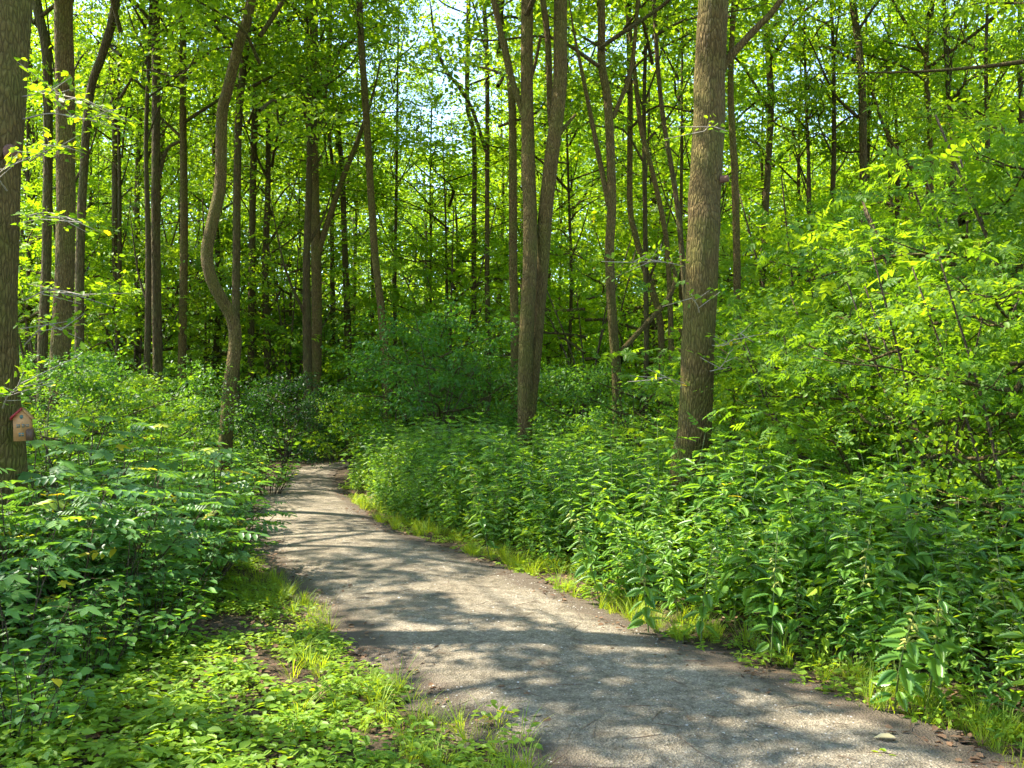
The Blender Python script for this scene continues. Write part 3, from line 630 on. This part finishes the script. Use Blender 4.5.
NET_HI = [herb_geo(400 + i, 1.0, 10 + i % 4, [.19, .15, .21, .165, .14, .18][i], NETTLE_HI, .0045, flower=i % 2 == 0) for i in range(6)]
NET = [herb_geo(420 + i, 1.0, 10 + i % 4, [.19, .15, .21, .165, .14, .18][i], NETTLE, .0045, flower=i % 3 == 0) for i in range(6)]
NET_LO = [herb_geo(440 + i, 1.0, 9, .17, OVATE, .006) for i in range(5)]
def nz(x, y, s=1., p=0.): return np.sin(x * 1.7 * s + p) * np.sin(y * 1.3 * s + 2 * p) * .5 + .5 * np.sin(x * .8 * s + y * 1.1 * s + p)

# nettles right of the path
x, y = wedge(16000, 1.5, 17, 41, pw=.55); sd, sgn = path_d(x, y)
px = x / np.maximum(y, .1) * F + 512
ok = (sgn > 0) & (sd > .30 + .16 * nz(x, y, 2.)) & (sd < 9)
ok &= R(42).random(len(x)) < np.where(sd < 1.6, 1.0, .55)
x, y, sd, px = x[ok], y[ok], sd[ok], px[ok]
hh = np.clip(.45 + .7 * (sd - .3), .38, .95) * (1 + .14 * nz(x, y, 1.4, 1)) * (1 + .22 * nz(x, y, 3.7, 3)) * R(43).uniform(.6, 1.18, len(x))
hh = np.where(y > 11, hh * .95, hh)
near = y < 7.5
mixd = R(143).random(len(x)) < .30; xb, yb, hb_ = x[mixd], y[mixd], hh[mixd]
HM = [herb_bush(480 + i, .40, .82, 40 + 10 * (i % 3), [.085, .11, .06, .14, .09, .05][i], [OVATE, NETTLE, OVATE, PALM, OAK, OVATE][i]) for i in range(6)]
tag(link('mixed_herbs', scatter(HM, xb, yb, hb_ * 1.05, 144).mesh('mixed_herbs', ['herb'])), 'small leaved herbs growing in among the nettles', None, None, 'stuff')
tag(link('nettle_bed', scatter(NET_HI, x[near], y[near], hh[near], 44).mesh('nettle_bed', ['nettle', 'stem'])), 'bed of waist high nettles beside the right edge of the path', None, None, 'stuff')
tag(link('nettle_bed', scatter(NET, x[~near], y[~near], hh[~near], 45).mesh('nettle_bed', ['nettle', 'stem'])), 'further nettles running back between the trunks on the right', None, None, 'stuff')
# left of the path beyond 7 m: waist high herbs, lower towards the path
x, y = wedge(12000, 5.5, 20, 46, pw=.6); sd, sgn = path_d(x, y)
ok = (sgn < 0) & (sd > .5 + .3 * nz(x, y, 2.)) & (y > 6.5 + .6 * (x + 5)) & (sd < 9)
x, y, sd = x[ok], y[ok], sd[ok]; hh = np.clip(.16 + .36 * sd, .18, .95) * R(47).uniform(.7, 1.15, len(x))
tag(link('herb_bank', scatter(NET, x, y, hh, 48).mesh('herb_bank', ['shrubleaf', 'stem'])), 'bank of green herbs left of the path rising away from it', None, None, 'stuff')
# undergrowth through the rest of the wood
HB = [herb_bush(460 + i, .55, .8, 80, .12, OVATE) for i in range(5)]
x, y = wedge(5200, 12, 58, 49, pw=.7); sd, sgn = path_d(x, y); ok = (sd > .7) & ((y > 16) | (sd > 3.5)); x, y = x[ok], y[ok]
tag(link('undergrowth', scatter(HB, x, y, R(50).uniform(.7, 1.5, len(x)), 51).mesh('undergrowth', ['shrubleaf'])), 'green undergrowth carpeting the wood floor further back', None, None, 'stuff')

# ------------------------------------------------------------------ broad leaved saplings of the left bank (things)
def broad_plant(seed, h, r, n, leaf=.25, tm=PALM):
    """stems with flat tiers of large lobed leaves"""
    q = R(seed); gs, gl = Geo(), Geo(); O, D, Z, Sx = [], [], [], []
    for k in range(n):
        a = q.random() * 6.28; rad = r * math.sqrt(q.random()); e = np.array([math.cos(a) * rad, math.sin(a) * rad, h * (1 - .35 * (rad / r) ** 2) * q.uniform(.6, 1.05)])
        b = np.array([math.cos(a) * rad * .35, math.sin(a) * rad * .35, 0]); P = smooth([b - [0, 0, .03], (b + e) / 2 + q.normal(0, .05, 3), e], 4); tube(gs, P, np.linspace(.008, .003, len(P)), 5)
        for t in (.45, .62, .78, .9, 1.):
            c = P[int(t * (len(P) - 1))]; a0 = q.random() * 6.28
            for s_ in (0, math.pi) if t < 1 else (0, 2.1, 4.2):
                aa = a0 + s_ + q.normal(0, .2); d = np.array([math.cos(aa), math.sin(aa), .15]); pt = c + d * leaf * .55
                tube(gs, [c, pt], [.002, .0015], 3); O.append(pt - d * leaf * .2); D.append(d * [1, 1, -.8]); Z.append(UP + q.normal(0, .22, 3)); Sx.append(leaf * q.uniform(.4, 1.15))
    leaves(gl, tm, np.array(O), np.array(D), np.array(Z), np.array(Sx), q.random(len(O))); return gl.mesh('leaves', ['broad']), gs.mesh('stems', ['twig'])
BP = [broad_plant(500 + i, 1.15, .75, 26 if i % 2 else 34, .22 if i % 2 else .24, PALM if i % 2 else PINN) for i in range(4)]
BS = [broad_plant(510 + i, 1.15, .7, 34, .15, OVATE) for i in range(3)]
MSX = BP + BS
for k, (px, d, sc, i, lb) in enumerate([
    (45, 5.6, .95, 0, 'feathery leaved seedling clump at the foot of the trunk with the wooden house'),
    (95, 6.0, .95, 2, 'feathery leaved clump catching white light on the left bank'),
    (150, 6.6, .9, 0, 'feathery clump with shiny tiers in the middle of the left bank'),
    (110, 7.4, 1.18, 3, 'taller broad leaved clump behind the shiny clumps of the left bank'),
    (190, 7.8, 1.0, 0, 'feathery clump nearest the path on the left bank'),
    (60, 8.0, 1.4, 1, 'tall broad leaved clump just right of the wooden house'),
    (150, 9.2, 1.15, 2, 'tall feathery clump under the pole trunks'),
    (205, 10.5, .85, 3, 'broad leaved clump left of the foot of the sinuous trunk'),
    (10, 4.7, .72, 1, 'shaded broad leaved clump low at the left border'),
    (-40, 5.6, 1.0, 2, 'broad leaved clump cut off by the left border'),
    (90, 4.9, .50, 4, 'small leaved elder clump low on the left bank'),
    (150, 5.4, .55, 5, 'small leaved clump beside the bare earth patch on the left'),
    (30, 3.9, .5, 6, 'dark small leaved clump in the lower left corner of the bank'),
    (240, 12.5, .75, 4, 'small leaved clump right at the foot of the sinuous trunk'),
    (270, 14.5, .7, 5, 'small leaved clump before the small black holly')]):
    x, y = at(px, d); root = link('broad_leaved_clump', None, None, (x, y, 0), k * 2.1); tag(root, lb, 'plant')
    link('leaves', MSX[i][0], root, sc=sc, color=(1, 1, 1.05) if i < 4 else (1.1, 1.1, .8)); link('stems', MSX[i][1], root, sc=sc)

# single plants at the right edge of the path (things)
def plant_thing(x, y, h, seed, label, leaf=.15, pairs=12, name='nettle', rz=0, tilt=(0, 0), flower=True, mat='nettle', tm=NETTLE_HI, lean=.12):
    root = link(name, None, None, (x, y, 0), rz); root.rotation_euler = (tilt[0], tilt[1], rz); tag(root, label, 'plant')
    V, I, S_, Rn, Mt = herb_geo(seed, 1.0 * h, pairs, leaf, tm, .006, flower=flower, lean=lean)
    Rn = np.where(Mt == 0, Rn * .93, Rn); st = np.repeat(Mt, S_) == 1; g1, g2 = Geo(), Geo(); g1.add(V, I[~st], S_[Mt == 0], Rn[Mt == 0]); g2.add(V, I[st], S_[Mt == 1], Rn[Mt == 1])
    link('leaves', g1.mesh('leaves', [mat]), root); link('stem', g2.mesh('stem', ['stem']), root); return root
for px, py, h, lf, tilt, lb in [
    (892, 708, .66, 0.123, (.35, -.1), 'nettle with big drooping dark leaves leaning over the path edge'),
    (925, 706, .66, 0.131, (.15, .1), 'upright nettle right beside the big drooping one'),
    (858, 668, .85, 0.123, (0, 0), 'tall pale nettle with flower strings standing over the grass tuft'),
    (1010, 690, .80, 0.131, (.1, -.1), 'dark nettle at the right border by the grass verge'),
    (648, 632, .62, 0.123, (.25, -.15), 'bright nettle leaning out where the sunny nettles begin'),
    (700, 640, .75, 0.115, (.1, 0), 'shaded nettle nearest the path in the middle of the bed'),
    (600, 603, .85, 0.123, (.1, -.2), 'sunlit nettle leaning left over the path edge'),
    (490, 560, 1.0, 0.131, (.1, -.15), 'tall sunlit nettle at the far left end of the bright group'),
    (770, 660, .8, 0.115, (.1, 0), 'shaded nettle between the two grass tufts')]:
    x, y = gp(px, py); plant_thing(x, y, h, 600 + px, lb, lf, pairs=15, tilt=tilt)

# ------------------------------------------------------------------ low cover
def rosette(seed, n, r, leaf, tm, h=.06):
    q = R(seed); g = Geo(); a = q.random(n) * 6.28; rr = q.random(n) * r; O = np.stack([np.cos(a) * rr, np.sin(a) * rr, q.uniform(.2, 1, n) * h], -1)
    D = np.stack([np.cos(a), np.sin(a), q.uniform(-.2, .35, n)], -1); leaves(g, tm, O, D, UP + q.normal(0, .3, (n, 3)), leaf * q.uniform(.6, 1.2, n), q.random(n)); return g.arrays()
def tuft(seed, n, h, sp=.06):
    q = R(seed); g = Geo(); a = q.random(n) * 6.28; rr = q.random(n) * sp; O = np.stack([np.cos(a) * rr, np.sin(a) * rr, np.full(n, -.01)], -1); l = q.uniform(.15, .8, n)
    D = np.stack([np.cos(a) * l, np.sin(a) * l, np.ones(n)], -1); Nn = np.stack([-np.cos(a), -np.sin(a), l], -1) * -1
    leaves(g, BLADE, O, D, -Nn, h * q.uniform(.5, 1.2, n), q.random(n)); return g.arrays()
ROS = [rosette(700 + i, 16, .11, .055, OVATE, .07 + .02 * (i % 3)) for i in range(5)] + [rosette(710, 9, .10, .075, PALM, .10), rosette(711, 9, .10, .07, NETTLE, .13)]
x, y = wedge(42000, 1.5, 14, 52, pw=.7); sd, sgn = path_d(x, y)
bare = nz(x, y, 2.4, .7) + .5 * nz(x, y, 6., 2.)
ok = (sgn < 0) & (sd > .05 + .16 * R(53).random(len(x))) & (sd < 4.5) & (bare > -.75)
# a bare brown patch beside the path
bx, by = gp(215, 632); ok &= (((x - bx) / .55) ** 2 + ((y - by) / .4) ** 2) > R(54).uniform(.3, 1.3, len(x))
x, y, sd = x[ok], y[ok], sd[ok]
tag(link('ground_cover', scatter(ROS, x, y, R(55).uniform(.5, 1.2, len(x)) * np.clip(.6 + sd * .3, .5, 1.0), 56).mesh('ground_cover', ['herb'])), 'low leafy ground cover left of the path', None, None, 'stuff')
x, y = wedge(20000, 1.5, 16, 57, pw=.7); sd, sgn = path_d(x, y); ok = (sgn > 0) & (sd > .06) & (sd < .9) & (nz(x, y, 3.) > -.4) & (R(58).random(len(x)) < .9); x, y = x[ok], y[ok]
tag(link('ground_cover', scatter(ROS, x, y, R(59).uniform(.45, .95, len(x)), 60).mesh('ground_cover', ['herb'])), 'low leafy fringe along the right edge of the path', None, None, 'stuff')
TF = [tuft(720 + i, 26, .16 + .03 * i) for i in range(4)]
def grass(n, d0, d1, side, cond, hs, seed, label):
    x, y = wedge(n, d0, d1, seed, pw=.7); sd, sgn = path_d(x, y); ok = (sgn == side) & cond(x, y, sd); x, y = x[ok], y[ok]
    tag(link('grass', scatter(TF, x, y, R(seed + 1).uniform(*hs, len(x)), seed + 2).mesh('grass', ['grass'])), label, None, None, 'stuff')
pxf = lambda x, y: x / np.maximum(y, .1) * F + 512
grass(14000, 2, 12, -1, lambda x, y, s: (s > .0) & (s < .15 + .6 * R(5).random(len(s))) & (y < 8) & (nz(x, y, 3, 1.) > -.4), (.35, .9), 61, 'short bright grass along the left edge of the path')
grass(22000, 1.5, 14, 1, lambda x, y, s: (s > .02) & (s < .45) & ((pxf(x, y) > 820) | (nz(x, y, 4, 2.) > -.1)), (.4, 1.0), 65, 'fresh grass verge along the right edge of the path')
grass(1500, 2, 8, 1, lambda x, y, s: (s > .1) & (s < .55) & (np.abs(pxf(x, y) - 805) < 30), (.9, 1.5), 69, 'tall grass tuft standing before the nettles')

# dead leaves, stones, twigs
LT = [rosette(740 + i, 4, .09, .05, OAK if i % 2 else OVATE, .012) for i in range(4)]
x, y = wedge(18000, 1.5, 16, 71, pw=.8); sd, sgn = path_d(x, y); ok = (sd > -.9 * R(172).random(len(x)) ** 3) & (sd > -.55 * R(72).random(len(x)) ** 2) & (sd < 3.5); x, y, sd = x[ok], y[ok], sd[ok]
zz = np.where(sd < 0, .012, ground_h(x, y, sd) + .004)
tag(link('leaf_litter', scatter(LT, x, y, R(73).uniform(.5, 1.1, len(x)), 74, zz).mesh('leaf_litter', ['litter'])), 'brown dead leaves on the soil beside the path', None, None, 'stuff')
oct_ = T([(1, 0, 0), (0, 1, 0), (-1, 0, 0), (0, -1, 0), (0, 0, .6), (0, 0, -.4)], [(0, 1, 4), (1, 2, 4), (2, 3, 4), (3, 0, 4)])
x, y = wedge(60000, 2, 13, 75, pw=.75, k=.6, pad=1); sd, sgn = path_d(x, y); ok = (sd < -.02) & (R(76).random(len(x)) < .35 + .6 * np.exp(sd / .25)); x, y, sd = x[ok], y[ok], sd[ok]
g = Geo(); q = R(77); D = q.normal(0, 1, (len(x), 3)) * [1, 1, .15]
zc = .006 + .025 * np.clip(1 - ((1.15 + sd) / 1.15) ** 2, 0, 1)
leaves(g, oct_, np.stack([x, y, zc], -1), D, UP + q.normal(0, .2, (len(x), 3)), .0035 + .007 * q.random(len(x)) ** 3, q.random(len(x)))
tag(link('loose_gravel', g.mesh('loose_gravel', ['stone'])), 'loose small stones strewn on the path', None, None, 'stuff')
g = Geo(); q = R(78); x, y = wedge(6000, 2, 13, 79, pw=.75, k=.6, pad=1); sd, _ = path_d(x, y); ok = (sd < .3) & (q.random(len(x)) < .16 + .5 * np.exp(-np.abs(sd) / .2))
for xx, yy in list(zip(x[ok], y[ok]))[:900]:
    l = q.uniform(.02, .10) if q.random() < .93 else q.uniform(.12, .25); a = q.random() * 6.28; e = np.array([math.cos(a), math.sin(a), 0]) * l; c = np.array([xx, yy, .032])
    tube(g, [c - e, c + q.normal(0, .1 * l, 3) * [1, 1, 0], c + e], [.0012, .0018, .001], 4)
tag(link('twig_litter', g.mesh('twig_litter', ['boxdark'])), 'thin dark twigs scattered over the path', None, None, 'stuff')

# pale fallen leaf and small seedling on the path, small loose stick
x, y = gp(894, 743); g = Geo(); leaves(g, OVATE, np.array([[x, y, .035]]), np.array([[-1, .2, .05]]), np.array([[0, 0, 1.]]), .10, .99)
tag(link('fallen_leaf', g.mesh('fallen_leaf', ['litter']), color=(1.5, 1.6, 1.4)), 'single pale fallen leaf on the gravel near the drooping nettle', 'leaf')
x, y = gp(884, 757); V = rosette(760, 7, .03, .035, OVATE, .03); g = Geo(); g.add(*V[:4])
tag(link('seedling', g.mesh('seedling', ['herb']), None, (x, y, .01)), 'tiny green seedling growing alone out of the gravel', 'plant')
for px, py, lb in [(520, 745, 'lone weed tuft on the left margin of the path near the bottom'), (497, 725, 'leafy weed left beside the lone weed tuft')]:
    x, y = gp(px, py); root = link('weed', None, None, (x, y, 0)); tag(root, lb, 'plant')
    for nm, V, mt in (('leaves', rosette(770 + px, 22, .10, .05, OVATE, .10), 'herb'), ('blades', tuft(780 + px, 18, .2), 'grass')):
        g = Geo(); g.add(*V[:4]); link(nm, g.mesh(nm, [mt]), root)

# ------------------------------------------------------------------ sprigs on trunks, dead branch, low boughs
def bough(name, P, r, label, seed, leafn=10, leaf=.09, tm=OAK, color=YG, root_obj=None, cat='branch', mat='leaf', twigm='deadwood'):
    q = R(seed); P = smooth(P, 5); gs, gl = Geo(), Geo(); tube(gs, P, np.linspace(r, .003, len(P)), 6); O, D = [], []
    for k in range(leafn):
        t = .3 + .7 * (k + 1) / leafn; b = P[int(t * (len(P) - 1))]; u = unit(P[-1] - P[0]); side = np.cross(u, UP) * (1 if k % 2 else -1)
        e = b + (u * .5 + side * .7 + q.normal(0, .25, 3)) * q.uniform(.15, .38); tube(gs, [b, e], [.004, .002], 4)
        for j in range(7):
            O.append(b + (e - b) * (.3 + .7 * j / 6) + q.normal(0, .03, 3)); D.append(unit(e - b) + q.normal(0, .6, 3) * [1, 1, .4])
    O, D = np.array(O), np.array(D); leaves(gl, tm, O, D, UP + q.normal(0, .4, O.shape), leaf * q.uniform(.6, 1.2, len(O)), q.random(len(O)) ** .6)
    return gs, gl
def sprig(parent, pts, seed, r=.006, **k):
    gs, gl = bough('sprig', pts, r, '', seed, **k); loc = np.array(parent.location)
    for g_, nm, mt in ((gs, 'twig', 'deadwood'), (gl, 'sprig', 'leaf')):
        o = link(nm, g_.mesh(nm, [mt]), parent, tuple(-loc)); o.color = (*k.get('color', YG), 1)
def wp(px, py, d): return ((px - 512) / F * d, d, EYE + (HZ - py) / F * d)
for k, (pts, n) in enumerate([([(20, 118, 6.5), (50, 112, 6.4), (85, 118, 6.2), (108, 108, 6.1)], 12), ([(20, 95, 6.5), (45, 92, 6.2), (82, 98, 5.9)], 9), ([(22, 165, 6.5), (45, 150, 6.3), (68, 145, 6.1)], 8),
                              ([(22, 218, 6.5), (45, 212, 6.2), (80, 222, 5.9)], 10), ([(5, 190, 6.3), (-4, 175, 6.1), (8, 165, 6.0)], 5), ([(3, 408, 6.25), (8, 396, 6.1), (20, 384, 6.0)], 9), ([(24, 345, 6.45), (45, 325, 6.3), (60, 330, 6.2)], 7),
                              ([(24, 300, 6.45), (50, 290, 6.2), (88, 296, 6.0)], 8)]):
    sprig(t_left, [wp(*p) for p in pts], 800 + k, leafn=n, leaf=.062, color=(.95, 1, .9))
for k, (pts, n) in enumerate([([(690, 268, 8.5), (665, 262, 8.2), (625, 262, 7.9)], 10), ([(708, 345, 8.4), (725, 345, 8.1), (745, 330, 7.9)], 8), ([(700, 318, 8.3), (698, 306, 8.2), (692, 298, 8.1)], 4),
                              ([(705, 372, 8.4), (720, 368, 8.2), (730, 352, 8.0)], 5), ([(682, 388, 8.4), (668, 378, 8.2), (655, 380, 8.1)], 7), ([(728, 130, 8.4), (712, 125, 8.1), (705, 130, 8.0)], 4)]):
    sprig(t_big, [wp(*p) for p in pts], 820 + k, leafn=n, leaf=.062, color=(.95, 1, .9))
# cut-off branch scars on the near trunks
def knot(parent, px, py, d, r, ang):
    g = Geo(); q = R(px); c = np.array(wp(px, py, d)) - np.array(parent.location); dn = np.array([math.sin(ang), -math.cos(ang), 0])
    tube(g, [c - dn * .05, c + dn * .0, c + dn * .02, c + dn * .026], [r * 1.3, r * 1.15, r, r * .6], 14, bump=.12, seed=px); link('branch_scar', g.mesh('branch_scar', ['scar'], True), parent)
knot(t_left, 8, 150, 6.33, .045, .3); knot(t_big, 727, 178, 8.38, .03, .9)
# long bare dead bough hanging across the upper right
gs, gl = bough('b', [wp(1064, 54, 13), wp(1024, 60, 13.1), wp(984, 65, 13.2), wp(917, 70, 13.4), wp(860, 71, 13.6), wp(801, 73, 13.8)], .045, '', 840, leafn=6)
# it belongs to a tree standing outside the right border
x, y = at(1075, 13); root = link('tree', None, None, (x, y, 0)); tag(root, 'tree outside the right border stretching a long level bough across the upper right', 'tree')
link('trunk', TRK[3], root, sc=(1, 1, 1)); link('crown', HIGH[2][0], root, (0, 0, 7), 0, (1, 1, .9), YG); link('branches', HIGH[2][1], root, (0, 0, 7), 0, (1, 1, .9))
link('bough', gs.mesh('bough', ['bark2']), root, (-x, -y, 0)); link('bough_leaves', gl.mesh('bough_leaves', ['leaf']), root, (-x, -y, 0))

# ------------------------------------------------------------------ little wooden house hung on the left trunk
def prism(outline, y0, y1):
    n = len(outline); g = Geo(); V = [(a, y0, b) for a, b in outline] + [(a, y1, b) for a, b in outline]
    Fc = [tuple(range(n)), tuple(range(2 * n - 1, n - 1, -1))] + [(i, i + n, (i + 1) % n + n, (i + 1) % n) for i in range(n)]
    g.add(V, [i for f in Fc for i in f], [len(f) for f in Fc], .5); return g
hx, hy, hz = wp(22.5, 441, 6.28)
house = link('toy_house', None, None, (hx, hy, hz)); house.rotation_euler = (0, math.radians(-2), math.radians(10)); tag(house, 'little peach painted wooden house with red roof hung on the left trunk', 'toy house')
W_, Hs, Ht = .056, .165, .222
link('body', prism([(-W_, 0), (W_ * .45, 0), (W_ * .45, .075), (W_, .085), (W_, Hs), (0, Ht), (-W_, Hs)], 0, .05).mesh('body', ['boxwood']), house)
link('door', prism([(W_ * .5, .0), (W_ + .012, .0), (W_ + .012, .082), (W_ * .75, .088), (W_ * .5, .072)], -.004, .045).mesh('door', ['boxdark']), house)
link('roof', prism([(-W_ - .016, Hs - .014), (.004, Ht + .0), (.004, Ht + .017), (-W_ - .016, Hs + .006)], -.012, .055).mesh('roof', ['boxroof']), house)
link('roof', prism([(.007, Ht + .0), (W_ + .014, Hs - .012), (W_ + .014, Hs - .004), (.007, Ht + .012)], -.004, .053).mesh('roof', ['boxwood']), house)
for cx, cz, a, b in [(-.022, .108, .011, .012), (.011, .108, .008, .012), (.038, .108, .009, .009), (-.003, .046, .017, .013)]:
    f = link('window', prism([(cx - a, cz - b), (cx + a, cz - b), (cx + a, cz + b), (cx - a, cz + b)], -.003, .004).mesh('window', ['boxwin']), house)
    g = Geo(); t = .0015
    for (x0, x1, z0, z1) in ((cx - t, cx + t, cz - b, cz + b), (cx - a, cx + a, cz - t, cz + t)):
        pr = prism([(x0, z0), (x1, z0), (x1, z1), (x0, z1)], -.0055 if x1 - x0 < .01 else -.0065, -.0032).arrays(); g.add(*pr[:4])
    link('glazing_bar', g.mesh('glazing_bar', ['boxwood']), f)
g = Geo(); a = np.linspace(0, 6.283, 14, endpoint=False); link('window', prism([(.0 + .012 * math.cos(v), .172 + .014 * math.sin(v)) for v in a], -.003, .004).mesh('window', ['boxwin']), house)
print('objects', len(bpy.data.objects), 'leaf polys', sum(len(m.polygons) for m in bpy.data.meshes))
